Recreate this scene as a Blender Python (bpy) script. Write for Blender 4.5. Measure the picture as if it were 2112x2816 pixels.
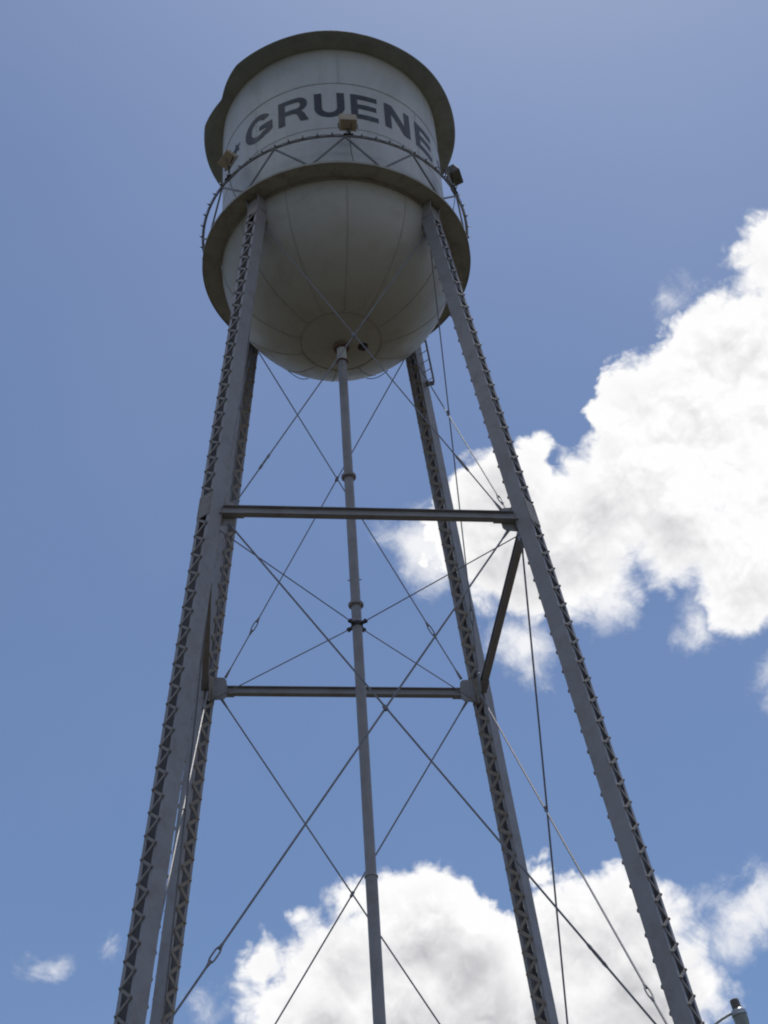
import bpy, bmesh, math, random
from mathutils import Vector, Matrix
from mathutils.geometry import tessellate_polygon
PI = math.pi
random.seed(4)
scn = bpy.context.scene
for o in list(bpy.data.objects):
    bpy.data.objects.remove(o)

# ------------------------------------------------------------------ camera
FPX, PW, PH = 4634.2, 2112, 2816
RIGHT = Vector((0.998212, 0.021049, -0.055935))
UP = Vector((0.056409, -0.641012, 0.765455))
FWD = Vector((0.019743, 0.767242, 0.641054))
CAM = Vector((0, -24.776, 1.6))
cd = bpy.data.cameras.new('camera')
cam = bpy.data.objects.new('camera', cd)
scn.collection.objects.link(cam)
m = Matrix((RIGHT, UP, -FWD)).transposed().to_4x4()
m.translation = CAM
cam.matrix_world = m
cd.sensor_fit = 'VERTICAL'
cd.sensor_height = 24.0
cd.lens = FPX / PH * 24.0
cd.clip_start = 0.1
cd.clip_end = 6000
scn.camera = cam
scn.cycles.filter_width = 2.0
scn.render.resolution_x, scn.render.resolution_y = 768, 1024

# ------------------------------------------------------------------ light
SUN_EL, SUN_AZ = math.radians(73), math.radians(24)   # azimuth clockwise from +Y (away from the camera)
vs = scn.view_settings
vs.view_transform = 'Standard'
vs.look = 'None'
vs.gamma = 1
vs.exposure = 0.0
sun_dir = Vector((math.sin(SUN_AZ) * math.cos(SUN_EL), math.cos(SUN_AZ) * math.cos(SUN_EL), math.sin(SUN_EL)))
sd = bpy.data.lights.new('sun', 'SUN')
sd.energy = 3.6
sd.angle = math.radians(0.55)
sd.color = (1.0, 0.96, 0.89)
sun = bpy.data.objects.new('sun', sd)
scn.collection.objects.link(sun)
sun.rotation_euler = (-sun_dir).to_track_quat('-Z', 'Y').to_euler()

# ------------------------------------------------------------------ world: sky and clouds by direction
# each cloud puff: (x, y, r) as measured, turned into a direction and an angular radius
PUFFS = [(1948, 1057, 202), (2132, 1419, 202), (1572, 1496, 202), (2126, 955, 202), (1369, 1483, 201), (1782, 1362, 202), (2050, 1528, 198), (2202, 707, 111), (2139, 1190, 202), (1820, 1146, 192), (2221, 1572, 136), (1388, 1388, 170), (1610, 1547, 177), (1986, 980, 196), (2164, 777, 147), (1706, 1369, 201), (1878, 1483, 160), (1496, 1534, 194), (2202, 675, 108), (2151, 1381, 199), (1439, 1279, 75), (1101, 2788, 202), (1674, 2858, 202), (1674, 2603, 202), (891, 2864, 202), (1356, 2845, 202), (1108, 2610, 202), (1820, 2871, 183), (1591, 2616, 201), (948, 2673, 172), (751, 2934, 124), (1127, 2877, 189), (1776, 2712, 197), (1152, 2603, 202), (713, 2699, 66), (1470, 2425, 59), (1961, 2992, 67), (1489, 2864, 202), (656, 2998, 59), (1789, 2552, 117), (700, 2661, 60), (1254, 2686, 173), (796, 2788, 134), (1299, 2877, 189), (885, 2578, 78), (1975, 1240, 200), (690, 2670, 62), (745, 2680, 55), (760, 2770, 70), (1300, 2660, 120)]
WISPS = [(1197, 1528, 107), (2241, 560, 60), (1910, 1725, 52), (1171, 1515, 94), (1680, 1661, 69), (1445, 1782, 84), (1445, 1840, 61), (1407, 1757, 63), (1502, 1731, 25), (2132, 1871, 56), (2158, 1827, 34), (2158, 1903, 32), (2164, 2470, 96), (2037, 2533, 88), (2234, 2393, 46), (2018, 2610, 50), (2088, 2495, 81), (2221, 2533, 29), (2272, 2349, 16), (2209, 2425, 66), (102, 2693, 18), (146, 2686, 13), (64, 2680, 3), (51, 2667, -5), (312, 2635, -3), (579, 2807, 20), (547, 2782, 1), (1840, 800, 30), (1150, 1500, 90)]
world = bpy.data.worlds.new('World')
scn.world = world
world.use_nodes = True
nt = world.node_tree
N, L = nt.nodes, nt.links
N.clear()
def nd(tree, typ, **kw):
    n = tree.nodes.new(typ)
    for k, v in kw.items():
        setattr(n, k, v)
    return n
def mth(tree, op, a, b=None, c=None, clamp=False):
    n = tree.nodes.new('ShaderNodeMath'); n.operation = op; n.use_clamp = clamp
    for i, v in enumerate((a, b, c)):
        if v is None: continue
        if isinstance(v, (int, float)): n.inputs[i].default_value = v
        else: tree.links.new(v, n.inputs[i])
    return n.outputs[0]
def vmth(tree, op, a, b=None, scale=None):
    n = tree.nodes.new('ShaderNodeVectorMath'); n.operation = op
    for i, v in enumerate((a, b)):
        if v is None: continue
        if isinstance(v, (tuple, Vector)): n.inputs[i].default_value = tuple(v)
        else: tree.links.new(v, n.inputs[i])
    if scale is not None:
        n.inputs['Scale'].default_value = scale
    return n.outputs['Value'] if op in ('DISTANCE', 'DOT_PRODUCT', 'LENGTH') else n.outputs['Vector']
def noise(tree, vec, scale, detail=6, rough=0.55, dist=0.0, typ='FBM'):
    n = tree.nodes.new('ShaderNodeTexNoise')
    n.noise_dimensions = '3D'
    n.inputs['Scale'].default_value = scale
    n.inputs['Detail'].default_value = detail
    n.inputs['Roughness'].default_value = rough
    n.inputs['Distortion'].default_value = dist
    tree.links.new(vec, n.inputs['Vector'])
    return n
def rng(tree, v, a, b, c=0.0, d=1.0, smooth=False):
    n = tree.nodes.new('ShaderNodeMapRange')
    n.interpolation_type = 'SMOOTHSTEP' if smooth else 'LINEAR'
    n.clamp = True
    for k, x in zip(('From Min', 'From Max', 'To Min', 'To Max'), (a, b, c, d)):
        if isinstance(x, (int, float)): n.inputs[k].default_value = x
        else: tree.links.new(x, n.inputs[k])
    tree.links.new(v, n.inputs['Value'])
    return n.outputs['Result']
def mixc(tree, f, a, b):
    n = tree.nodes.new('ShaderNodeMix'); n.data_type = 'RGBA'
    for s, v in ((0, f), (6, a), (7, b)):
        if isinstance(v, (int, float)): n.inputs[s].default_value = v
        elif isinstance(v, tuple): n.inputs[s].default_value = (*v, 1)
        else: tree.links.new(v, n.inputs[s])
    return n.outputs[2]

tc = nd(nt, 'ShaderNodeTexCoord')
DIR = vmth(nt, 'NORMALIZE', tc.outputs['Generated'])
big = noise(nt, DIR, 9.0, 3, 0.5)
off = vmth(nt, 'SUBTRACT', big.outputs['Color'], (0.5, 0.5, 0.5))
off = vmth(nt, 'SCALE', off, scale=0.024)
fin = noise(nt, DIR, 34.0, 4, 0.6)
off2 = vmth(nt, 'SUBTRACT', fin.outputs['Color'], (0.5, 0.5, 0.5))
off2 = vmth(nt, 'SCALE', off2, scale=0.013)
WARP = vmth(nt, 'ADD', vmth(nt, 'ADD', DIR, off), off2)
def field(vec, puffs):
    cur = None
    for (x, y, r) in puffs:
        c = (FWD + RIGHT * ((x - PW / 2) / FPX) - UP * ((y - PH / 2) / FPX))
        ln = c.length; c.normalize()
        ra = r / FPX / ln
        d = mth(nt, 'SUBTRACT', ra, vmth(nt, 'DISTANCE', vec, c))
        if cur is None: cur = d
        else:
            n = nt.nodes.new('ShaderNodeMath'); n.operation = 'SMOOTH_MAX'
            nt.links.new(cur, n.inputs[0]); nt.links.new(d, n.inputs[1]); n.inputs[2].default_value = 0.003
            cur = n.outputs[0]
    return cur
F = field(WARP, PUFFS)
F2 = field(WARP, WISPS)
# billows: |noise| octaves give rounded lobes with sharp creases between them
def billow(vec, scales=((15.0, .50), (36.0, .30), (85.0, .16), (190.0, .08))):
    tot = None
    for sc_, am in scales:
        n = noise(nt, vec, sc_, 1.0, 0.5)
        v = mth(nt, 'ABSOLUTE', mth(nt, 'MULTIPLY_ADD', n.outputs[0], 4.0, -2.0))
        v = mth(nt, 'MULTIPLY', v, am)
        tot = v if tot is None else mth(nt, 'ADD', tot, v)
    return tot
wisp = noise(nt, DIR, 24.0, 8, 0.62, 0.6)
# other clouds away from the photographed part of the sky
faraway = rng(nt, vmth(nt, 'DOT_PRODUCT', DIR, tuple(FWD)), 0.80, 0.88, 1.0, 0.0)
gen = noise(nt, DIR, 3.2, 8, 0.55, 0.4)
G = mth(nt, 'MULTIPLY', mth(nt, 'SUBTRACT', gen.outputs[0], 0.56), 0.4)
G = mth(nt, 'SUBTRACT', G, mth(nt, 'MULTIPLY', mth(nt, 'SUBTRACT', 1.0, faraway), 1.0))
F = mth(nt, 'MAXIMUM', F, G)
B0 = billow(WARP)
SUNWARD = (sun_dir - FWD * sun_dir.dot(FWD)).normalized()
B1 = billow(vmth(nt, 'ADD', WARP, tuple(SUNWARD * 0.0050)))
B2 = billow(vmth(nt, 'ADD', WARP, tuple(SUNWARD * 0.016)), ((15.0, .6), (36.0, .3)))
FE = mth(nt, 'ADD', F, mth(nt, 'MULTIPLY', mth(nt, 'SUBTRACT', B0, 0.22), 0.025))
ragged = rng(nt, noise(nt, DIR, 8.0, 2).outputs[0], 0.40, 0.60, 0.014, 0.045)
FE = mth(nt, 'ADD', FE, mth(nt, 'MULTIPLY', mth(nt, 'SUBTRACT', wisp.outputs[0], 0.5), ragged))
soft = rng(nt, noise(nt, DIR, 8.0, 2).outputs[0], 0.42, 0.62, 0.0035, 0.020)
alpha = rng(nt, FE, -0.002, soft, 0, 1, True)
fib = noise(nt, WARP, 38.0, 9, 0.64, 0.4)
F2 = mth(nt, 'ADD', F2, mth(nt, 'MULTIPLY', mth(nt, 'SUBTRACT', fib.outputs[0], 0.5), 0.050))
alpha2 = mth(nt, 'MULTIPLY', rng(nt, F2, -0.008, 0.020, 0, 1, True), 0.88)
alpha = mth(nt, 'MAXIMUM', alpha, alpha2)
# light and shade of the cloud: bright rims, lobes lit from the sun's side, grey where it is thick
relief = mth(nt, 'SUBTRACT', B0, B1)
relief2 = mth(nt, 'SUBTRACT', B0, B2)
thick = rng(nt, FE, 0.004, 0.040, 0, 1, True)
mot = noise(nt, DIR, 6.5, 6, 0.5, 0.3)
greyf = mth(nt, 'MULTIPLY', thick, rng(nt, mot.outputs[0], 0.36, 0.66, 0.10, 0.95, True))
rl = mth(nt, 'ADD', mth(nt, 'MULTIPLY', relief, 0.65), mth(nt, 'MULTIPLY', relief2, 0.55))
rl = mth(nt, 'MULTIPLY', rl, rng(nt, thick, 0.0, 0.5, 0.25, 1.0))
greyf = mth(nt, 'SUBTRACT', greyf, rl, clamp=True)
cl_col = mixc(nt, greyf, (1.0, 0.995, 1.0), (0.53, 0.53, 0.555))
sky = nd(nt, 'ShaderNodeTexSky')
sky.sky_type = 'NISHITA'
sky.sun_disc = False
sky.sun_elevation = SUN_EL
sky.sun_rotation = SUN_AZ
sky.altitude = 200
sky.air_density = 1.0
sky.dust_density = 0.85
sky.ozone_density = 1.0
SKY_STRENGTH = 0.092
skc = vmth(nt, 'MULTIPLY', sky.outputs[0], (SKY_STRENGTH * 0.82, SKY_STRENGTH * 0.93, SKY_STRENGTH * 1.08))
# thin uneven haze over the blue
hz = noise(nt, DIR, 4.0, 5, 0.5)
hzf = rng(nt, hz.outputs[0], 0.35, 0.75, 0.0, 0.05)
skc = mixc(nt, hzf, skc, (0.55, 0.57, 0.62))
final = mixc(nt, alpha, skc, cl_col)
bg = nd(nt, 'ShaderNodeBackground')
bg.inputs['Strength'].default_value = 1.0
out = nd(nt, 'ShaderNodeOutputWorld')
L.new(final, bg.inputs['Color'])
L.new(bg.outputs[0], out.inputs[0])
world.cycles.sampling_method = 'MANUAL'
world.cycles.sample_map_resolution = 512

# ------------------------------------------------------------------ materials
def paint(name, col, rough=0.5, var=0.15, stain=None, stain_amt=0.0, scale=1.2, metal=0.0, streak=False, spec=0.4, st_lo=0.5, st_hi=0.72):
    m = bpy.data.materials.new(name); m.use_nodes = True
    t = m.node_tree; b = t.nodes['Principled BSDF']
    geo = t.nodes.new('ShaderNodeNewGeometry')
    pos = geo.outputs['Position']
    if streak:
        pos = vmth(t, 'MULTIPLY', pos, (1, 1, 0.18))
    n1 = noise(t, pos, scale, 8, 0.62)
    lo = tuple(c * (1 - var) for c in col); hi = tuple(min(1, c * (1 + var)) for c in col)
    c = mixc(t, rng(t, n1.outputs[0], 0.3, 0.7), lo, hi)
    n2 = noise(t, geo.outputs['Position'], scale * 9, 6, 0.7)
    c = mixc(t, rng(t, n2.outputs[0], 0.55, 0.8, 0, 0.35), c, tuple(x * 0.6 for x in col))
    if stain:
        n3 = noise(t, pos, scale * 2.3, 9, 0.68, 0.5)
        c = mixc(t, rng(t, n3.outputs[0], st_lo, st_hi, 0, stain_amt), c, stain)
    t.links.new(c, b.inputs['Base Color'])
    t.links.new(rng(t, n2.outputs[0], 0.2, 0.8, rough - 0.1, min(1, rough + 0.15)), b.inputs['Roughness'])
    b.inputs['Metallic'].default_value = metal
    b.inputs['Specular IOR Level'].default_value = spec
    bp = t.nodes.new('ShaderNodeBump'); bp.inputs['Strength'].default_value = 0.25; bp.inputs['Distance'].default_value = 0.01
    t.links.new(n2.outputs[0], bp.inputs['Height']); t.links.new(bp.outputs[0], b.inputs['Normal'])
    return m
M = {}
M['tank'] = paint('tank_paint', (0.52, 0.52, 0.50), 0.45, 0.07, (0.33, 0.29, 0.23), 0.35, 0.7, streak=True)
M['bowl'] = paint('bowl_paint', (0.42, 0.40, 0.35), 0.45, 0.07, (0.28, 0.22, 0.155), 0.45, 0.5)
M['seam'] = paint('seam_dirt', (0.33, 0.31, 0.28), 0.7, 0.2, (0.26, 0.15, 0.09), 0.7, 2.5)
M['bowlseam'] = paint('bowl_seam_dirt', (0.37, 0.345, 0.30), 0.7, 0.15, (0.27, 0.19, 0.13), 0.5, 2.0)
M['roof'] = paint('roof_paint', (0.32, 0.33, 0.295), 0.6, 0.12, (0.14, 0.13, 0.09), 0.5, 1.0)
M['steel'] = paint('aluminium_paint', (0.315, 0.305, 0.315), 0.45, 0.10, (0.21, 0.165, 0.14), 0.55, 1.2, metal=0.1, st_lo=0.48)
M['lace'] = paint('lacing_paint', (0.26, 0.24, 0.22), 0.5, 0.12, (0.18, 0.11, 0.075), 0.6, 2.0)
M['lace_in'] = paint('inner_lacing_paint', (0.30, 0.26, 0.22), 0.55, 0.14, (0.22, 0.13, 0.08), 0.7, 2.0)
M['balcony'] = paint('balcony_paint', (0.36, 0.345, 0.295), 0.6, 0.12, (0.14, 0.11, 0.07), 0.6, 1.4)
M['rail'] = paint('rail_paint', (0.215, 0.21, 0.215), 0.6, 0.12, (0.15, 0.07, 0.04), 0.6, 3.0)
M['rod'] = paint('rod_paint', (0.22, 0.22, 0.25), 0.5, 0.12, (0.18, 0.12, 0.09), 0.4, 2.0)
M['letter'] = paint('letter_paint', (0.055, 0.056, 0.064), 0.5, 0.15, (0.20, 0.20, 0.20), 0.35, 2.5, streak=True)
M['rust'] = paint('rusty_flange', (0.17, 0.10, 0.07), 0.75, 0.3, (0.10, 0.04, 0.02), 0.7, 4.0)
M['lampbox'] = paint('floodlight_housing', (0.42, 0.33, 0.23), 0.55, 0.10, (0.30, 0.20, 0.12), 0.4, 3.0)
M['capgrey_shadedbox'] = paint('cap_grey_shaded_floodlight', (0.13, 0.12, 0.10), 0.6, 0.12, (0.10, 0.08, 0.06), 0.4, 3.0)  # street lamp cap's grey; also the right floodlight's shade, put into its colour
M['dark'] = paint('dark_fitting', (0.05, 0.045, 0.04), 0.6, 0.2, None, 0, 4.0)
M['galv'] = paint('galvanised', (0.42, 0.43, 0.44), 0.35, 0.12, None, 0, 6.0, metal=0.8)
M['wood'] = paint('pole_wood', (0.16, 0.11, 0.08), 0.85, 0.25, (0.07, 0.05, 0.04), 0.6, 3.0, streak=True)
M['concrete'] = paint('footing_concrete', (0.33, 0.32, 0.30), 0.9, 0.15, (0.2, 0.18, 0.15), 0.5, 2.0)
M['grass'] = paint('dry_ground', (0.044, 0.039, 0.028), 0.95, 0.25, (0.024, 0.030, 0.013), 0.8, 0.35)
def glassmat(name, col, rough, trans, alpha=1):
    m = bpy.data.materials.new(name); m.use_nodes = True
    b = m.node_tree.nodes['Principled BSDF']
    geo = m.node_tree.nodes.new('ShaderNodeNewGeometry')
    n = noise(m.node_tree, geo.outputs['Position'], 9, 4)
    m.node_tree.links.new(mixc(m.node_tree, n.outputs[0], col, tuple(min(1, c * 1.15) for c in col)), b.inputs['Base Color'])
    b.inputs['Roughness'].default_value = rough
    b.inputs['Transmission Weight'].default_value = trans
    b.inputs['IOR'].default_value = 1.3
    return m
M['globe'] = glassmat('lamp_globe_glass', (0.50, 0.53, 0.50), 0.35, 0.6)
M['bulb'] = glassmat('bulb_glass', (0.85, 0.85, 0.85), 0.08, 0.7)
M['lens'] = glassmat('floodlight_glass', (0.5, 0.52, 0.55), 0.1, 0.5)

# ------------------------------------------------------------------ mesh helpers
def link(name, bm, mat, parent=None, smooth=False):
    me = bpy.data.meshes.new(name)
    bmesh.ops.recalc_face_normals(bm, faces=bm.faces)
    if smooth:
        for f in bm.faces: f.smooth = True
        for e in bm.edges:
            if len(e.link_faces) == 2 and e.calc_face_angle(0) > 0.6: e.smooth = False
    bm.to_mesh(me); bm.free()
    for mm in (mat if isinstance(mat, (list, tuple)) else [mat]): me.materials.append(mm)
    o = bpy.data.objects.new(name, me); scn.collection.objects.link(o)
    if parent: o.parent = parent
    return o
def tag(o, label=None, cat=None, group=None, kind=None):
    for k, v in (('label', label), ('category', cat), ('group', group), ('kind', kind)):
        if v: o[k] = v
    return o
def empty(name, loc=(0, 0, 0)):
    o = bpy.data.objects.new(name, None); o.location = loc
    scn.collection.objects.link(o); return o
def box(bm, c, ax, ay, az, sx, sy, sz):
    """oriented box: centre, three unit axes, full sizes"""
    c = Vector(c); vs_ = []
    for k in (-.5, .5):
        for j in (-.5, .5):
            for i in (-.5, .5):
                vs_.append(bm.verts.new(c + Vector(ax) * (i * sx) + Vector(ay) * (j * sy) + Vector(az) * (k * sz)))
    for f in ((0, 1, 3, 2), (4, 6, 7, 5), (0, 4, 5, 1), (2, 3, 7, 6), (0, 2, 6, 4), (1, 5, 7, 3)):
        bm.faces.new([vs_[i] for i in f])
def frame(d, hint=Vector((0, 0, 1))):
    d = Vector(d).normalized()
    if abs(d.dot(hint)) > 0.98: hint = Vector((1, 0, 0))
    x = d.cross(hint).normalized(); y = x.cross(d).normalized()
    return x, y, d
def tube(bm, pts, rad, seg=10, cap=True, closed=False):
    pts = [Vector(p) for p in pts]; n = len(pts)
    if not isinstance(rad, (list, tuple)): rad = [rad] * n
    rings = []; x = None
    for i, p in enumerate(pts):
        if closed: d = pts[(i + 1) % n] - pts[i - 1]
        else: d = pts[min(i + 1, n - 1)] - pts[max(i - 1, 0)]
        d.normalize()
        if x is None: x, y, _ = frame(d)
        else:
            x = (x - d * x.dot(d)).normalized(); y = d.cross(x) * -1
            y = x.cross(d)
        rings.append([bm.verts.new(p + (x * math.cos(2 * PI * k / seg) + y * math.sin(2 * PI * k / seg)) * rad[i]) for k in range(seg)])
    rr = range(n) if closed else range(n - 1)
    for i in rr:
        a, b = rings[i], rings[(i + 1) % n]
        for k in range(seg):
            bm.faces.new((a[k], a[(k + 1) % seg], b[(k + 1) % seg], b[k]))
    if cap and not closed:
        bm.faces.new(rings[0][::-1]); bm.faces.new(rings[-1])
def cyl(bm, a, b, r, seg=12): tube(bm, [a, b], r, seg)
def lathe(bm, prof, seg=96, c=(0, 0, 0), rfun=None, closed_prof=False, axis=None):
    c = Vector(c); X, Y, Z = (Vector((1, 0, 0)), Vector((0, 1, 0)), Vector((0, 0, 1))) if axis is None else axis
    rings = []
    for (r, z) in prof:
        if r < 1e-6: rings.append([bm.verts.new(c + Z * z)]); continue
        row = []
        for k in range(seg):
            a = 2 * PI * k / seg; rr = r * (rfun(a, r, z) if rfun else 1)
            row.append(bm.verts.new(c + X * (rr * math.cos(a)) + Y * (rr * math.sin(a)) + Z * z))
        rings.append(row)
    n = len(rings)
    for i in range(n if closed_prof else n - 1):
        a, b = rings[i], rings[(i + 1) % n]
        for k in range(seg):
            q = (k + 1) % seg
            if len(a) == 1 and len(b) == 1: continue
            if len(a) == 1: bm.faces.new((a[0], b[k], b[q]))
            elif len(b) == 1: bm.faces.new((a[k], a[q], b[0]))
            else: bm.faces.new((a[k], a[q], b[q], b[k]))
def plate(bm, poly, ux, uy, o, th):
    """extruded polygon (list of 2-D points) in plane ux, uy at o, thickness th centred"""
    n = Vector(ux).cross(Vector(uy)).normalized(); o = Vector(o)
    lo = [bm.verts.new(o + Vector(ux) * a + Vector(uy) * b - n * th / 2) for a, b in poly]
    hi = [bm.verts.new(o + Vector(ux) * a + Vector(uy) * b + n * th / 2) for a, b in poly]
    bm.faces.new(lo[::-1]); bm.faces.new(hi)
    k = len(poly)
    for i in range(k): bm.faces.new((lo[i], lo[(i + 1) % k], hi[(i + 1) % k], hi[i]))

# ------------------------------------------------------------------ ground
bm = bmesh.new()
R_ = [0, 4, 10, 20, 40, 80, 160, 400, 1000, 3000]
lathe(bm, [(r, 0.0 if r < 30 else random.uniform(-.3, .1)) for r in R_], 48)
tag(link('ground', bm, M['grass']), kind='structure')

# ------------------------------------------------------------------ the tower
TH = 0.1198                                   # the square of the legs is turned this much
ZB, ZT, ZE = 29.287, 33.74, 33.80             # balcony / wall foot, wall top, eave
RT, RB, RE = 2.5, 2.91, 2.944
ZN, RN, BAT = 20.036, 3.827, 0.1435           # strut ring height, leg radius there, batter
ZN2 = 9.95
def legp(a, z): 
    r = RN + BAT * (ZN - z)
    return Vector((r * math.cos(a), r * math.sin(a), z))
AZ = {'front_left': math.radians(225) + TH, 'front_right': math.radians(315) + TH, 'back_right': math.radians(45) + TH, 'back_left': math.radians(135) + TH}
tower = tag(empty('water_tower'), 'tall riveted steel water tower with round pale tank lettered GRUENE on four latticed legs', 'water tower')
def az(deg): return math.radians(deg - 90)    # measured azimuth (0 faces the camera, + to the right)
def pol(r, a, z): return Vector((r * math.cos(a), r * math.sin(a), z))

# tank wall
bm = bmesh.new()
lathe(bm, [(RT, ZB), (RT, 30.937 - .03), (RT, 30.937), (RT - .004, 30.937 + .002), (RT - .004, 32.517), (RT - .008, 32.519), (RT - .008, ZT + .05), (RT - .05, ZT + .05), (RT - .05, ZB)], 192, closed_prof=True)
tank = link('tank', bm, M['tank'], tower, True)
# bowl
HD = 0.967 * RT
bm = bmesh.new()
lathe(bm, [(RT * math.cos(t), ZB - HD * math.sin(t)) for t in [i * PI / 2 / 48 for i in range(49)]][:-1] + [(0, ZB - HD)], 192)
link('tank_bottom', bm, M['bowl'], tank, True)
# roof with eave; the eave is dented on the left
def dent(a, r, z):
    if r < 2.7: return 1
    d = math.degrees(a) + 90
    d = (d + 180) % 360 - 180
    x = d + 62.2
    w = 20.0 if x > 0 else 17.0
    f = max(0.0, 1 - math.sqrt(x * x + .6) / w) ** 1.1
    k = 1 - 0.072 * f * (r - 2.55) / (RE - 2.55)
    return k * (1 + 0.004 * math.sin(3 * a + 1) + 0.003 * math.sin(7 * a))
bm = bmesh.new()
lathe(bm, [(RT - .02, ZT + .06), (2.62, ZT + .10), (2.74, ZT + .11), (2.86, ZT + .095), (RE - .02, ZE - .0), (RE, ZE + .005), (RE + .010, ZE + .016), (RE, ZE + .032), (2.75, ZT + .20), (2.5, ZT + .32), (1.2, ZT + 1.15), (.25, ZT + 1.7), (0, ZT + 1.75)], 240, rfun=dent)
link('roof', bm, M['roof'], tank, True)
# roof finial
bm = bmesh.new()
lathe(bm, [(.13, ZT + 1.66), (.13, ZT + 1.85), (.2, ZT + 1.95), (.13, ZT + 2.08), (.03, ZT + 2.2), (.02, ZT + 2.6), (0, ZT + 2.62)], 20)
link('finial', bm, M['roof'], tank, True)

# seams: lap plates with rivets, horizontal and vertical on the wall, gores and the polar cap on the bowl
def ring_band(bm, r, z, h, t):
    lathe(bm, [(r, z - h / 2), (r + t, z - h / 2), (r + t, z + h / 2), (r, z + h / 2)], 192, closed_prof=True)
def rivet(bm, p, n, r=.011, h=.008):
    x, y, d = frame(n)
    top = bm.verts.new(p + d * h); ring = [bm.verts.new(p + (x * math.cos(k * PI / 3) + y * math.sin(k * PI / 3)) * r) for k in range(6)]
    for k in range(6): bm.faces.new((ring[k], ring[(k + 1) % 6], top))
for z in (30.937, 32.517):
    bm = bmesh.new()
    ring_band(bm, RT - .012, z, .022, .015)
    for k in range(220): rivet(bm, pol(RT - .001, 2 * PI * k / 220, z + .03), pol(1, 2 * PI * k / 220, 0))
    link('wall_seam', bm, M['seam'], tank)
def vseam(deg, z0, z1):
    bm = bmesh.new(); a = az(deg)
    n = pol(1, a, 0); t = Vector((-n.y, n.x, 0))
    box(bm, pol(RT, a, (z0 + z1) / 2), n, t, (0, 0, 1), .006, .010, z1 - z0)
    k = int((z1 - z0) / .075)
    for i in range(k):
        z = z0 + (i + .5) * (z1 - z0) / k
        for s in (-1, 1): rivet(bm, pol(RT, a + s * .011, z), n, .008, .006)
    link('wall_seam', bm, M['tank'], tank)
for d in (6.3, 96.3, 186.3, 276.3): vseam(d, 32.55, ZT + .03)
for d in (-39.6, 50.4, 140.4, 230.4): vseam(d, 30.97, 32.48)
for d in (-39.6, 50.4, 140.4, 230.4): vseam(d, ZB + .05, 30.9)
bm = bmesh.new()
def bowlp(a, lat, r=1.0):
    return Vector((RT * r * math.cos(lat) * math.cos(a), RT * r * math.cos(lat) * math.sin(a), ZB - HD * r * math.sin(lat)))
for k in range(12):
    a = az(7.0 + 30.2 * k) if k < 11 else az(7.0 + 30 * k)
    P = [bowlp(a, math.radians(l), 1.0) for l in range(1, 71, 3)]
    da = .0036
    # thin raised strip following the bowl
    prev = None
    for i, l in enumerate(range(1, 71, 2)):
        la = math.radians(l); w = .008 / (RT * math.cos(la))
        row = [bm.verts.new(bowlp(a - w, la, 0.999)), bm.verts.new(bowlp(a - w, la, 1.003)), bm.verts.new(bowlp(a + w, la, 1.003)), bm.verts.new(bowlp(a + w, la, 0.999))]
        if prev:
            for q in range(3): bm.faces.new((prev[q], prev[q + 1], row[q + 1], row[q]))
        prev = row
        if i % 1 == 0 and l > 2:
            for s in (-1, 1): rivet(bm, bowlp(a + s * 2.2 * w, la, 1.0), bowlp(a, la, 1) - Vector((0, 0, ZB)), .007, .006)
link('bowl_seam', bm, M['bowlseam'], tank)
bm = bmesh.new()
la = math.radians(70)
lathe(bm, [(RT * r * math.cos(math.radians(l)), ZB - HD * r * math.sin(math.radians(l))) for r, l in ((.999, 69.7), (1.004, 69.7), (1.004, 70.2), (.999, 70.2))], 96, closed_prof=True)
link('bowl_cap_seam', bm, M['bowlseam'], tank)

# lettering: outlines in a flat (degrees, metres) chart, then wrapped on the wall
def arc(cx, cy, rx, ry, a0, a1, n=18):
    return [(cx + rx * math.cos(math.radians(a0 + (a1 - a0) * i / n)), cy + ry * math.sin(math.radians(a0 + (a1 - a0) * i / n))) for i in range(n + 1)]
def glyph(ch):
    """unit chart: x 0..1, y 0..1; returns list of (outer, holes) loops"""
    sx, sy = 0.25, 0.185
    if ch == 'E':
        return [([(0, 0), (1, 0), (1, sy), (sx, sy), (sx, .5 - sy / 2 + .01), (.94, .5 - sy / 2 + .01), (.94, .5 + sy / 2 + .01), (sx, .5 + sy / 2 + .01), (sx, 1 - sy), (.98, 1 - sy), (.98, 1), (0, 1)], [])]
    if ch == 'N':
        return [([(0, 0), (.235, 0), (.235, .64), (.73, 0), (1, 0), (1, 1), (.765, 1), (.765, .37), (.27, 1), (0, 1)], [])]
    if ch == 'U':
        return [([(0, 1)] + arc(.5, .40, .5, .415, 180, 360, 26) + [(1, 1), (.75, 1)] + arc(.5, .40, .25, .225, 360, 180, 22) + [(.25, 1)], [])]
    if ch == 'R':
        out_ = [(0, 0), (.235, 0), (.235, .385), (.50, .385)] + [(.56, .37), (.61, .33), (.66, .25), (.70, .12), (.76, 0), (1.02, 0), (.94, .14), (.88, .30), (.82, .39), (.76, .43)] \
            + arc(.66, .715, .315, .285, -62, 90, 18) + [(0, 1)]
        hole = [(.235, .56), (.235, .83), (.62, .83)] + arc(.62, .695, .125, .135, 80, -80, 8) + [(.62, .56)]
        return [(out_, [hole])]
    if ch == 'G':
        o = arc(.50, .5, .5, .515, 36, 360 - 52, 44)
        o += [(.83, .06), (1, .16), (1, .53), (.55, .53), (.55, .355), (.775, .355), (.775, .26)]
        o += arc(.50, .5, .255, .32, 360 - 48, 38, 36)
        return [(o, [])]
    if ch == '*':
        p = []
        for i in range(10):
            r = .5 if i % 2 == 0 else .205
            a = math.radians(90 + 36 * i + 6); p.append((.5 + r * math.cos(a), .5 + r * math.sin(a)))
        return [(p, [])]
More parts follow.
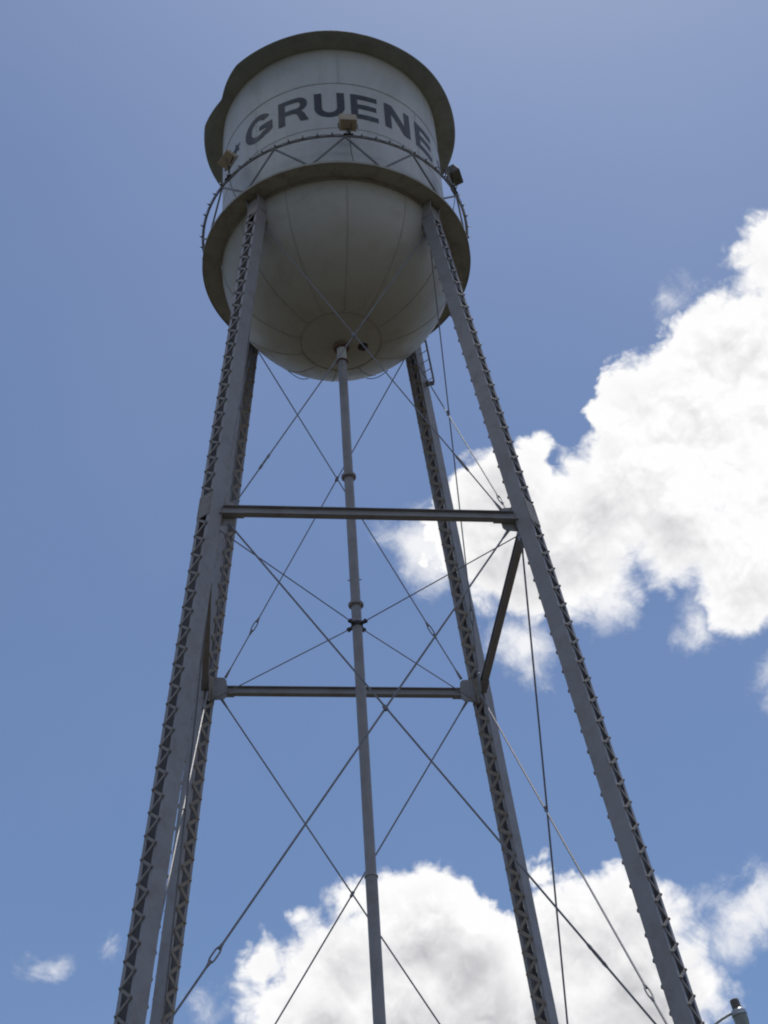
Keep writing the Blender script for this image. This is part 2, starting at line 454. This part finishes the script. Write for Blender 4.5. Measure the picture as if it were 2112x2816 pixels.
def letter(ch, d0, d1, z0, z1, name='letter'):
    bm = bmesh.new()
    for outer, holes in glyph(ch):
        loops = [outer] + holes
        W_ = math.radians(d1 - d0) * RT; H_ = z1 - z0
        L3 = [[Vector((x * W_, y * H_, 0)) for x, y in lp] for lp in loops]
        tris = tessellate_polygon(L3)
        flat = [bm.verts.new(v) for lp in L3 for v in lp]
        for t in tris:
            try: bm.faces.new([flat[i] for i in t])
            except ValueError: pass
    bmesh.ops.dissolve_degenerate(bm, dist=1e-5, edges=bm.edges)
    for i in range(1, int(W_ / .035) + 1):
        bmesh.ops.bisect_plane(bm, geom=bm.verts[:] + bm.edges[:] + bm.faces[:], plane_co=(i * .035 - .01, 0, 0), plane_no=(1, 0, 0))
    # thickness so that it is a coat of paint with real edges
    for v in bm.verts:
        a = az(d0) + v.co.x / RT
        v.co = pol(RT + .005, a, z0 + v.co.y)
    for f in bm.faces:
        f.normal_update()
        if f.normal.dot(f.calc_center_median() * Vector((1, 1, 0)) if False else Vector((f.calc_center_median().x, f.calc_center_median().y, 0))) < 0: f.normal_flip()
    me = bpy.data.meshes.new(name); bm.to_mesh(me); bm.free(); me.materials.append(M['letter'])
    o = bpy.data.objects.new(name, me); scn.collection.objects.link(o); o.parent = tank
    return o
ZL0, ZL1 = 31.335, 32.165
for ch, a, b in (('G', -47.4, -29.2), ('R', -25.7, -9.8), ('U', -6.7, 8.4), ('E', 11.5, 25.6), ('N', 29.4, 45.0), ('E', 49.1, 63.8)):
    letter(ch, a, b, ZL0, ZL1)
letter('*', -60.2, -51.2, 31.60, 32.00, 'star')
letter('*', 70.5, 79.5, 31.60, 32.00, 'star')

# balcony
bm = bmesh.new()
lathe(bm, [(RT + .003, ZB - .02), (RB, ZB - .02), (RB, ZB), (RT + .003, ZB)], 192, closed_prof=True)
balcony = link('balcony', bm, M['balcony'], tower)
bm = bmesh.new()
lathe(bm, [(RB + .002, ZB - .045), (RB + .012, ZB - .045), (RB + .012, ZB + .015), (RB + .002, ZB + .015)], 192, closed_prof=True)
link('balcony_lip', bm, M['balcony'], balcony)
bm = bmesh.new()
ring_band(bm, RT + .004, ZB - .048, .05, .035)
link('girder_ring', bm, M['seam'], balcony)
# railing
ZR = 30.125
railing = None
bm = bmesh.new()
tube(bm, [pol(RB, 2 * PI * k / 96, ZR) for k in range(96)], .024, 8, closed=True)
railing = link('railing', bm, M['rail'], tower, True)
for k in range(12):
    top = pol(RB, az(6.4 + 30 * k), ZR - .02)
    for s in (-1, 1):
        bm = bmesh.new()
        bot = pol(RB - .03, az(6.4 + 30 * k + 14.2 * s), ZB + .02)
        d = (bot - top).normalized(); x, y, _ = frame(d)
        box(bm, (top + bot) / 2, x, y, d, .034, .034, (bot - top).length)
        link('rail_brace', bm, M['rail'], railing)

# legs: two channels, lacing bars front and back
WR, WT, TK, FL = .272, .295, .011, .066       # web width (radial), spacing (tangential), thickness, flange
axis = Vector((-BAT, 0, 1)).normalized(); er = Vector((0, 1, 0)).cross(axis).normalized(); et = Vector((0, 1, 0))
def lp(z, e, t):      # local leg frame, leg at azimuth 0
    r = RN + BAT * (ZN - z); return Vector((r, 0, z)) + er * e + et * t
def leg_mesh():
    bm = bmesh.new()
    z0, z1 = .3, ZB - .03
    for s in (-1, 1):
        prof = [(-WR / 2, s * WT / 2), (WR / 2, s * WT / 2), (WR / 2, s * (WT / 2 - FL)), (WR / 2 - TK, s * (WT / 2 - FL)), (WR / 2 - TK, s * (WT / 2 - TK)), (-WR / 2 + TK, s * (WT / 2 - TK)), (-WR / 2 + TK, s * (WT / 2 - FL)), (-WR / 2, s * (WT / 2 - FL))]
        n = 16; rows = []
        for i in range(n + 1):
            z = z0 + (z1 - z0) * i / n
            rows.append([bm.verts.new(lp(z, e, t)) for e, t in prof])
        for i in range(n):
            for k in range(8): bm.faces.new((rows[i][k], rows[i][(k + 1) % 8], rows[i + 1][(k + 1) % 8], rows[i + 1][k]))
        bm.faces.new(rows[0]); bm.faces.new(rows[-1])
    return bm
PITCH = .395
def lacing_mesh(side):
    bm = bmesh.new()
    e = side * (WR / 2 + .008)
    ty = WT / 2 - .032
    sgn = 1
    ks = int((ZB - .25 - .6) / (PITCH / 2))
    for k in range(ks):
        za = .6 + k * PITCH / 2; zb_ = za + PITCH / 2
        zm = (za + zb_) / 2
        sgn = 1 if k % 2 else -1
        if any(abs(zm - q) < .30 for q in (ZN, ZN2)) or zm > ZB - .62: continue
        a, b = lp(za, e, -sgn * ty), lp(zb_, e, sgn * ty)
        d = (b - a).normalized(); w = er.cross(d).normalized()
        L_ = (b - a).length
        # bar with chamfered ends
        hw = .022 if side > 0 else .034; ext = .024
        poly = [(-ext, -hw * .45), (-ext * .4, -hw), (L_ + ext * .4, -hw), (L_ + ext, -hw * .45), (L_ + ext, hw * .45), (L_ + ext * .4, hw), (-ext * .4, hw), (-ext, hw * .45)]
        off_ = er * side * (.009 if k % 2 else 0.0)
        plate(bm, poly, d, w, a + off_, .009)
        # rivet head through both bars
        p = a + er * side * .006
        lathe(bm, [(.020, 0), (.019, .014), (.012, .022), (0, .025)], 8, c=p, axis=(et, (er * side).cross(et) * 1, er * side))
    # plates at the strut levels, the top and the foot
    for (q, h) in ((ZN, .54), (ZN2, .54), (ZB - .36, .52), (.45, .3)):
        c = lp(q, side * (WR / 2 + .007), 0)
        box(bm, c, er, et, axis, .013, WT - .004, h)
        for i in range(int(h / .09)):
            for s in (-1, 1):
                rivet(bm, lp(q - h / 2 + .05 + i * .09, side * (WR / 2 + .0135), s * (WT / 2 - .035)), er * side, .016, .012)
    return bm
me_leg = link('leg', leg_mesh(), M['steel'], tower)
lac_o = link('lacing', lacing_mesh(1), M['lace'], me_leg)
lac_i = link('lacing', lacing_mesh(-1), M['lace_in'], me_leg)
bm = bmesh.new()
box(bm, legp(0, .15), (1, 0, 0), (0, 1, 0), (0, 0, 1), .9, .9, .34)
box(bm, legp(0, .335), (1, 0, 0), (0, 1, 0), (0, 0, 1), .5, .5, .03)
foot = link('footing', bm, M['concrete'], me_leg)
# bracket at the leg head: knee plates carrying the balcony
bm = bmesh.new()
for s in (-1, 1):
    plate(bm, [(-.13, -.45), (.13, -.45), (.24, -.06), (.24, -.03), (-.13, -.03)], Vector((1, 0, 0)), Vector((0, 0, 1)), Vector((legp(0, ZB).x, s * (WT / 2 + .008), ZB)), .012)
head = link('leg_head', bm, M['steel'], me_leg)
legs = {}
for i, (k, a) in enumerate(AZ.items()):
    if i == 0: o = me_leg
    else:
        o = me_leg.copy(); scn.collection.objects.link(o); o.parent = tower
        for ch in (lac_o, lac_i, foot, head):
            c = ch.copy(); scn.collection.objects.link(c); c.parent = o
    legs[k] = o
for k, a in AZ.items(): legs[k].rotation_euler = (0, 0, a)

# struts, gussets
FACES = (('front_left', 'front_right'), ('front_right', 'back_right'), ('back_right', 'back_left'), ('back_left', 'front_left'))
def leg_edge(ka, kb, z, inset):
    """point on the line from leg ka towards leg kb, inset metres from the leg's centre"""
    A, B = legp(AZ[ka], z), legp(AZ[kb], z)
    return A + (B - A).normalized() * inset
for (ka, kb) in FACES:
    for z in (ZN, ZN2):
        a, b = leg_edge(ka, kb, z, .21), leg_edge(kb, ka, z, .21)
        d = (b - a).normalized(); n = Vector((0, 0, 1)).cross(d)
        bm = bmesh.new(); L_ = (b - a).length; c = (a + b) / 2
        h, w = .155, .125
        box(bm, c + Vector((0, 0, h / 2)), d, n, (0, 0, 1), L_, w, .011)
        box(bm, c - Vector((0, 0, h / 2)), d, n, (0, 0, 1), L_, w, .011)
        box(bm, c, d, n, (0, 0, 1), L_, .010, h - .011)
        st = link('strut', bm, M['steel'], tower)
        for (k1, k2) in ((ka, kb), (kb, ka)):
            p = leg_edge(k1, k2, z, 0); dd = (legp(AZ[k2], z) - legp(AZ[k1], z)).normalized()
            nn = Vector((0, 0, 1)).cross(dd)
            if nn.dot(Vector((p.x, p.y, 0))) < 0: nn = -nn
            bm = bmesh.new()
            # vertical gusset on the outer side, and a seat plate below the strut
            plate(bm, [(.14, -.27), (.36, -.25), (.41, -.20), (.43, -.07), (.43, .07), (.41, .20), (.36, .25), (.14, .27)], dd, Vector((0, 0, 1)), p - nn * .075, .012)
            box(bm, p + dd * .36 - Vector((0, 0, h / 2 + .016)), dd, nn, (0, 0, 1), .42, .15, .014)
            for zz in (-.2, -.1, .1, .2):
                rivet(bm, p - nn * .0685 + dd * .22 + Vector((0, 0, zz)), nn, .018, .014)
                rivet(bm, p - nn * .0815 + dd * .22 + Vector((0, 0, zz)), -nn, .018, .014)
            link('gusset_plate', bm, M['steel'], st)

# tie rods
def rod(a, b, r, tb=None, name='tie_rod', sleeve=(True, True), flat=False):
    a, b = Vector(a), Vector(b); d = (b - a).normalized(); Ln = (b - a).length
    bm = bmesh.new(); x, y, _ = frame(d)
    if flat: x = y
    if tb is None: cyl(bm, a, b, r, 8)
    else:
        cyl(bm, a, a + d * (tb - .10), r, 8); cyl(bm, a + d * (tb + .10), b, r, 8)
    # forked ends
    for p, s, on in ((a, 1, sleeve[0]), (b, -1, sleeve[1])):
        if on:
            tube(bm, [p, p + d * s * .10, p + d * s * .26], [.030, .026, r], 8)
    o = link(name, bm, M['rod'], tower)
    if tb is not None:
        bm = bmesh.new(); c = a + d * tb
        hw = .036; hl = .19; q = 10
        loop = []
        for i in range(24):
            t = 2 * PI * i / 24; cx = math.cos(t); sx_ = math.sin(t)
            loop.append(c + d * (hl * .72 * (abs(cx) ** .8) * (1 if cx > 0 else -1)) + x * hw * (abs(sx_) ** .7) * (1 if sx_ > 0 else -1))
        tube(bm, loop, .013, 8, closed=True)
        for s in (-1, 1): tube(bm, [c + d * s * hl * .62, c + d * s * hl * .8, c + d * s * hl * 1.15], [.024, .026, .018], 10)
        link('turnbuckle', bm, M['rod'], o)
    return o
def crossing(a, b, c, d):
    # nearest points between two segments
    u, v, w = b - a, d - c, a - c
    A, B, C_, D, E = u.dot(u), u.dot(v), v.dot(v), u.dot(w), v.dot(w)
    den = A * C_ - B * B; s = (B * E - C_ * D) / den; t = (A * E - B * D) / den
    return (a + u * s + c + v * t) / 2
def panel(ka, kb, zt, zl, r, tb_ab, tb_ba, it=.12, il=.37, flat=False):
    out_ = []
    n = Vector((0, 0, 1)).cross(legp(AZ[kb], zt) - legp(AZ[ka], zt)).normalized()
    if n.dot(legp(AZ[ka], zt) + legp(AZ[kb], zt)) < 0: n = -n
    ends = []
    for (k1, k2, tb, s) in ((ka, kb, tb_ab, 0), (kb, ka, tb_ba, -1)):
        a = leg_edge(k1, k2, zt, it) ; b = leg_edge(k2, k1, zl, il)
        sh = -n * (.075 + .0 + (.034 if s else 0) * 1)
        a = a + sh; b = b + sh
        t = None if tb is None else (b - a).length * tb
        out_.append(rod(a, b, r, t, sleeve=(zt < 28, True), flat=flat if isinstance(flat, bool) else flat[0 if s == 0 else 1]))
        ends.append((a, b))
    c = crossing(*ends[0], *ends[1])
    d1 = (ends[0][1] - ends[0][0]).normalized()
    bm = bmesh.new(); x = n; y = n.cross(d1)
    box(bm, c, d1, y, n, .10, .05, .055)
    link('rod_clamp', bm, M['rod'], out_[0])
panel('front_left', 'front_right', ZB - .72, ZN + .24, .0125, .86, .865)
panel('front_right', 'back_right', ZB - .72, ZN + .24, .0125, .88, .90)
panel('back_right', 'back_left', ZB - .72, ZN + .24, .0125, .86, .868, flat=True)
panel('back_left', 'front_left', ZB - .72, ZN + .24, .0125, .86, .86)
panel('front_left', 'front_right', ZN - .24, 10.20, .0165, .858, .85, it=.34, il=.25, flat=(False, True))
panel('front_right', 'back_right', ZN - .24, 10.20, .0165, .90, .88, it=.34, il=.25)
panel('back_right', 'back_left', ZN - .24, 10.20, .0155, .90, .90, it=.34, il=.25, flat=True)
panel('back_left', 'front_left', ZN - .24, 10.20, .0165, .88, .88, it=.34, il=.25)

# riser pipe
bm = bmesh.new()
tube(bm, [(0, 0, 0), (0, 0, 14.61)], .100, 32); tube(bm, [(0, 0, 14.61), (0, 0, 26.40)], .091, 32)
riser = link('riser_pipe', bm, M['steel'], tower, True)
bm = bmesh.new(); lathe(bm, [(.088, 26.42), (.098, 26.46), (.098, ZB - HD + .04), (.088, ZB - HD + .04)], 32)
link('pipe_sleeve', bm, M['tank'], riser, True)
def flange(z, r=.142, h=.07, mat='rust', name='pipe_flange', bolts=8):
    bm = bmesh.new()
    lathe(bm, [(.088, z - h / 2), (r - .02, z - h / 2), (r, z - h / 2 + .015), (r, z + h / 2 - .015), (r - .02, z + h / 2), (.088, z + h / 2)], 32)
    for k in range(bolts):
        a = 2 * PI * k / bolts; cyl(bm, (math.cos(a) * (r - .03), math.sin(a) * (r - .03), z - h / 2 - .02), (math.cos(a) * (r - .03), math.sin(a) * (r - .03), z + h / 2 + .02), .010, 6)
    link(name, bm, M[mat], riser, True)
flange(23.24, .145, .075, 'steel'); flange(20.12, .142, .07, 'steel'); flange(26.41, .125, .035, 'rust'); flange(14.61, .114, .05, 'steel', bolts=0)
flange(26.80, .165, .05, 'rust', 'bowl_flange', 10)
# small studs on the riser
for s in (-1, 1):
    bm = bmesh.new(); cyl(bm, (s * .088, 0, 20.70), (s * .13, 0, 20.70), .010, 6)
    link('pipe_stud', bm, M['dark'], riser)
# stay clamp and the four stays to the legs
bm = bmesh.new(); ZS = 19.66
lathe(bm, [(.092, ZS - .04), (.108, ZS - .04), (.108, ZS + .04), (.092, ZS + .04)], 32, closed_prof=True)
for k, a in AZ.items():
    n = pol(1, a, 0); t = Vector((-n.y, n.x, 0))
    box(bm, pol(.145, a, ZS), n, t, (0, 0, 1), .085, .05, .05)
    for s in (-1, 1): box(bm, pol(.200, a, ZS) + t * s * .022, n, t, (0, 0, 1), .055, .012, .062)
clamp = link('stay_clamp', bm, M['dark'], riser)
for k, a in AZ.items():
    e = legp(a, ZN - .30); e = e - pol(.14, a, 0)
    rod(pol(.19, a, ZS), e, .0105, None, 'stay_rod', (False, False))
# drain knob and small cable under the bowl
p0 = bowlp(az(100), math.radians(79.5))
bm = bmesh.new(); nrm = Vector((p0.x, p0.y, p0.z - ZB)).normalized(); x, y, _ = frame(nrm)
lathe(bm, [(0, -.01), (.11, -.01), (.11, .012), (.07, .02), (.07, .07), (.05, .085), (0, .085)], 20, c=p0, axis=(x, y, nrm))
link('drain_cap', bm, M['dark'], tank, True)
for (d0, l0, dn) in ((213, 44, .11), (156, 42, .09)):
    pts = []
    for i in range(13):
        f = i / 12; q = bowlp(az(d0 + (f - .5) * 16), math.radians(l0 + 2 * math.sin(f * PI)), 1.006); q.z -= dn * math.sin(f * PI) * .8
        pts.append(q)
    bm = bmesh.new(); tube(bm, pts, .009, 6); link('loose_cable', bm, M['dark'], tank)

# ladder by the back right leg, from the balcony down
la_ = bmesh.new()
a = AZ['back_right']; out_t = Vector((-math.sin(a), math.cos(a), 0)) * -1
ldo = legp(a, ZB)
def ladp(z, s):
    p = legp(a, z) + out_t * (WT / 2 + .03 + s * .17) + pol(.06, a, 0); return p
zl_lo = 27.65
for s in (-1, 1):
    aa, bb = ladp(zl_lo, s), ladp(ZB - .05, s); d = (bb - aa).normalized(); x, y, _ = frame(d)
    box(la_, (aa + bb) / 2, x, y, d, .014, .042, (bb - aa).length)
nr = 6
for i in range(nr):
    z = zl_lo + .1 + i * .26; cyl(la_, ladp(z, -1), ladp(z, 1), .010, 6)
ladder = link('ladder', la_, M['steel'], tower)
bm = bmesh.new()
c = (ladp(zl_lo, -1) + ladp(zl_lo, 1)) / 2
plate(bm, [(-.14, .12), (-.10, .0), (.16, -.12), (.19, -.02), (-.05, .12)], out_t, Vector((0, 0, 1)), c, .02)
link('ladder_bracket', bm, M['steel'], ladder)

# ------------------------------------------------------------------ floodlights clamped to the rail
def floodlight(deg, label, yaw, tilt, roll=0, up=0.0, hmat='lampbox'):
    a = az(deg); n = pol(1, a, 0); base = pol(RB, a, ZR + .024)
    root = tag(empty('floodlight', base), label, 'floodlight', 'floodlights along the balcony rail')
    root.rotation_euler = (0, 0, a)
    # local frame: x outward, z up
    bm = bmesh.new()
    box(bm, (0, 0, .012), (1, 0, 0), (0, 1, 0), (0, 0, 1), .10, .20, .016)
    cyl(bm, (0, 0, .02), (0, 0, .24 + up), .022, 10)
    lathe(bm, [(0, .06), (.045, .06), (.05, .075), (.05, .10), (.035, .12), (0, .12)], 12)
    link('mount', bm, M['dark'], root, True)
    R = Matrix.Rotation(math.radians(yaw), 4, 'Z') @ Matrix.Rotation(math.radians(tilt), 4, 'Y') @ Matrix.Rotation(math.radians(roll), 4, 'X')
    piv = Vector((0, 0, .40 + up))
    def T(p): return piv + (R @ Vector(p))
    bm = bmesh.new()
    # yoke
    pts = [(0, -.20, 0), (0, -.20, -.13), (0, -.1, -.165), (0, .1, -.165), (0, .20, -.13), (0, .20, 0)]
    Ry = Matrix.Rotation(math.radians(yaw), 4, 'Z')
    tube(bm, [piv + (Ry @ Vector(p)) for p in pts], .012, 6)
    link('yoke', bm, M['dark'], root)
    # housing: back plate outward (+x), widening to the glass (-x), with a visor
    bm = bmesh.new()
    def loop(x, hy, hz, r=.02):
        return [bm.verts.new(T((x, sy * (hy - (r if q else 0)), sz * (hz - (0 if q else r))))) for sy, sz, qs in ((-1, -1, (1, 0)), (1, -1, (0, 1)), (1, 1, (1, 0)), (-1, 1, (0, 1))) for q in (qs if (sy * sz) > 0 else qs)]
    def loop(x, hy, hz, r=.018):
        P = [(-hy + r, -hz), (hy - r, -hz), (hy, -hz + r), (hy, hz - r), (hy - r, hz), (-hy + r, hz), (-hy, hz - r), (-hy, -hz + r)]
        return [bm.verts.new(T((x, p, q))) for p, q in P]
    Ls = [loop(.155, .170, .160), loop(.145, .180, .168), loop(-.06, .180, .165), loop(-.08, .185, .17), loop(-.10, .185, .17), loop(-.10, .165, .15), loop(-.07, .160, .145)]
    bm.faces.new(Ls[0])
    for i in range(len(Ls) - 1):
        for k in range(8): bm.faces.new((Ls[i][k], Ls[i][(k + 1) % 8], Ls[i + 1][(k + 1) % 8], Ls[i + 1][k]))
    for k in range(5):   # cooling ribs on the back
        yy = -.09 + k * .045
        cc = T((.119, yy, 0)); box(bm, cc, R @ Vector((1, 0, 0)), R @ Vector((0, 1, 0)), R @ Vector((0, 0, 1)), .014, .006, .20)
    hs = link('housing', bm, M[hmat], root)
    bm = bmesh.new()
    cc = T((-.085, 0, 0)); box(bm, cc, R @ Vector((1, 0, 0)), R @ Vector((0, 1, 0)), R @ Vector((0, 0, 1)), .006, .31, .28)
    link('glass', bm, M['lens'], hs)
    bm = bmesh.new()
    pts = [T((.10, .06, -.13)), Vector((.02, .05, .10)), Vector((.01, .03, 0)), Vector((-.03, .03, -.25)), Vector((-.10, .06, -.5)), Vector((-.14, .10, -.72)), Vector((-.16, .09, ZB + .02 - base.z))]
    tube(bm, pts, .008, 6)
    link('cable', bm, M['dark'], root)
    return root
floodlight(7.8, 'tan box floodlight on the near side of the rail, in front of the middle E', 0, -18)
floodlight(-48.5, 'tilted tan box floodlight on the left of the rail, beside the star', -12, -25, 28, .20)
floodlight(64.5, 'dark looking box floodlight at the right of the tank against the blue sky', 14, -22, -14, .12, 'capgrey_shadedbox')  # darker housing colour stands in for its shaded, backlit side

# ------------------------------------------------------------------ string of bulbs round the rail
sl = tag(empty('string_lights', (0, 0, ZR)), 'string of small clear bulbs wound around the balcony rail', 'string lights')
bm = bmesh.new()
pts = []
for k in range(240):
    a = 2 * PI * k / 240
    pts.append(Vector(((RB + .030) * math.cos(a), (RB + .030) * math.sin(a), .012 + .012 * math.sin(k * 1.7))))
tube(bm, pts, .006, 5, closed=True)
link('cable', bm, M['dark'], sl)
bm = bmesh.new()
lathe(bm, [(0, .008), (.010, .006), (.018, .022), (.019, .032), (.014, .044), (0, .048)], 10)
bulb0 = link('bulb', bm, M['bulb'], sl, True)
bm = bmesh.new()
lathe(bm, [(.0, -.030), (.015, -.030), (.016, .012), (0, .012)], 8)
sock0 = link('socket', bm, M['dark'], bulb0, True)
NB = 60
for k in range(NB):
    if k == 0: b, s = bulb0, sock0
    else:
        b = bulb0.copy(); s = sock0.copy()
        scn.collection.objects.link(b); scn.collection.objects.link(s); b.parent = sl; s.parent = b
    a = 2 * PI * k / NB + .02
    b.location = ((RB + .048) * math.cos(a), (RB + .048) * math.sin(a), .02)
    # bulbs stick outwards and a little up or down
    b.rotation_euler = Vector((math.cos(a), math.sin(a), random.uniform(-.5, .9))).to_track_quat('Z', 'Y').to_euler()

# ------------------------------------------------------------------ street lamp at the lower right
def rayd(x, y): return (FWD + RIGHT * ((x - PW / 2) / FPX) - UP * ((y - PH / 2) / FPX)).normalized()
hc = Vector((4.95, -2.43, 10.92))             # centre of the lamp head in the place
lamp = tag(empty('street_lamp', (hc.x - 1.6, hc.y, 0)), 'yard lamp with grey cap and pale glass jar on a curved arm, lower right', 'street lamp')
lo = Vector((hc.x - 1.6, hc.y, 0)); hl = hc - lo
tl = Vector((-.16, 0, 1)).normalized()          # the head leans a little
tx, ty, tz = frame(tl)
bm = bmesh.new()
tube(bm, [(0, 0, 0), (0, 0, 5), (0, 0, hl.z - .55)], [.16, .13, .11], 20)
link('pole', bm, M['wood'], lamp, True)
bm = bmesh.new()
P0, P3 = Vector((.1, 0, hl.z - .85)), hl + tl * .02 + Vector((-.07, 0, 0))
P1, P2 = P0 + Vector((.6, 0, .10)), P3 - Vector((.55, 0, .22))
pts = []
for i in range(19):
    t = i / 18; pts.append(P0 * (1 - t) ** 3 + P1 * 3 * t * (1 - t) ** 2 + P2 * 3 * t * t * (1 - t) + P3 * t ** 3)
tube(bm, pts, .019, 10)
link('arm', bm, M['galv'], lamp, True)
bm = bmesh.new()
lathe(bm, [(0, .205), (.055, .205), (.062, .195), (.064, .15), (.064, .07), (.07, .055)], 24, c=hl, axis=(tx, ty, tz))
link('photocell_cap', bm, M['capgrey_shadedbox'], lamp, True)
bm = bmesh.new()
lathe(bm, [(.060, .07), (.085, .055), (.102, .03), (.106, .005), (.104, -.01), (.108, -.012), (.108, -.03), (.098, -.034), (.098, -.022), (.05, -.01), (0, -.01)], 28, c=hl, axis=(tx, ty, tz))
link('lamp_head', bm, M['galv'], lamp, True)
bm = bmesh.new()
lathe(bm, [(.096, -.030), (.102, -.06), (.100, -.12), (.086, -.21), (.074, -.26), (.068, -.262), (.080, -.205), (.094, -.12), (.096, -.06), (.090, -.030)], 28, c=hl, axis=(tx, ty, tz), closed_prof=True)
link('lamp_globe', bm, M['globe'], lamp, True)
bm = bmesh.new()
lathe(bm, [(0, -.20), (.025, -.19), (.035, -.14), (.028, -.08), (.018, -.05), (.018, -.012)], 14, c=hl, axis=(tx, ty, tz))
link('bulb', bm, M['bulb'], lamp, True)
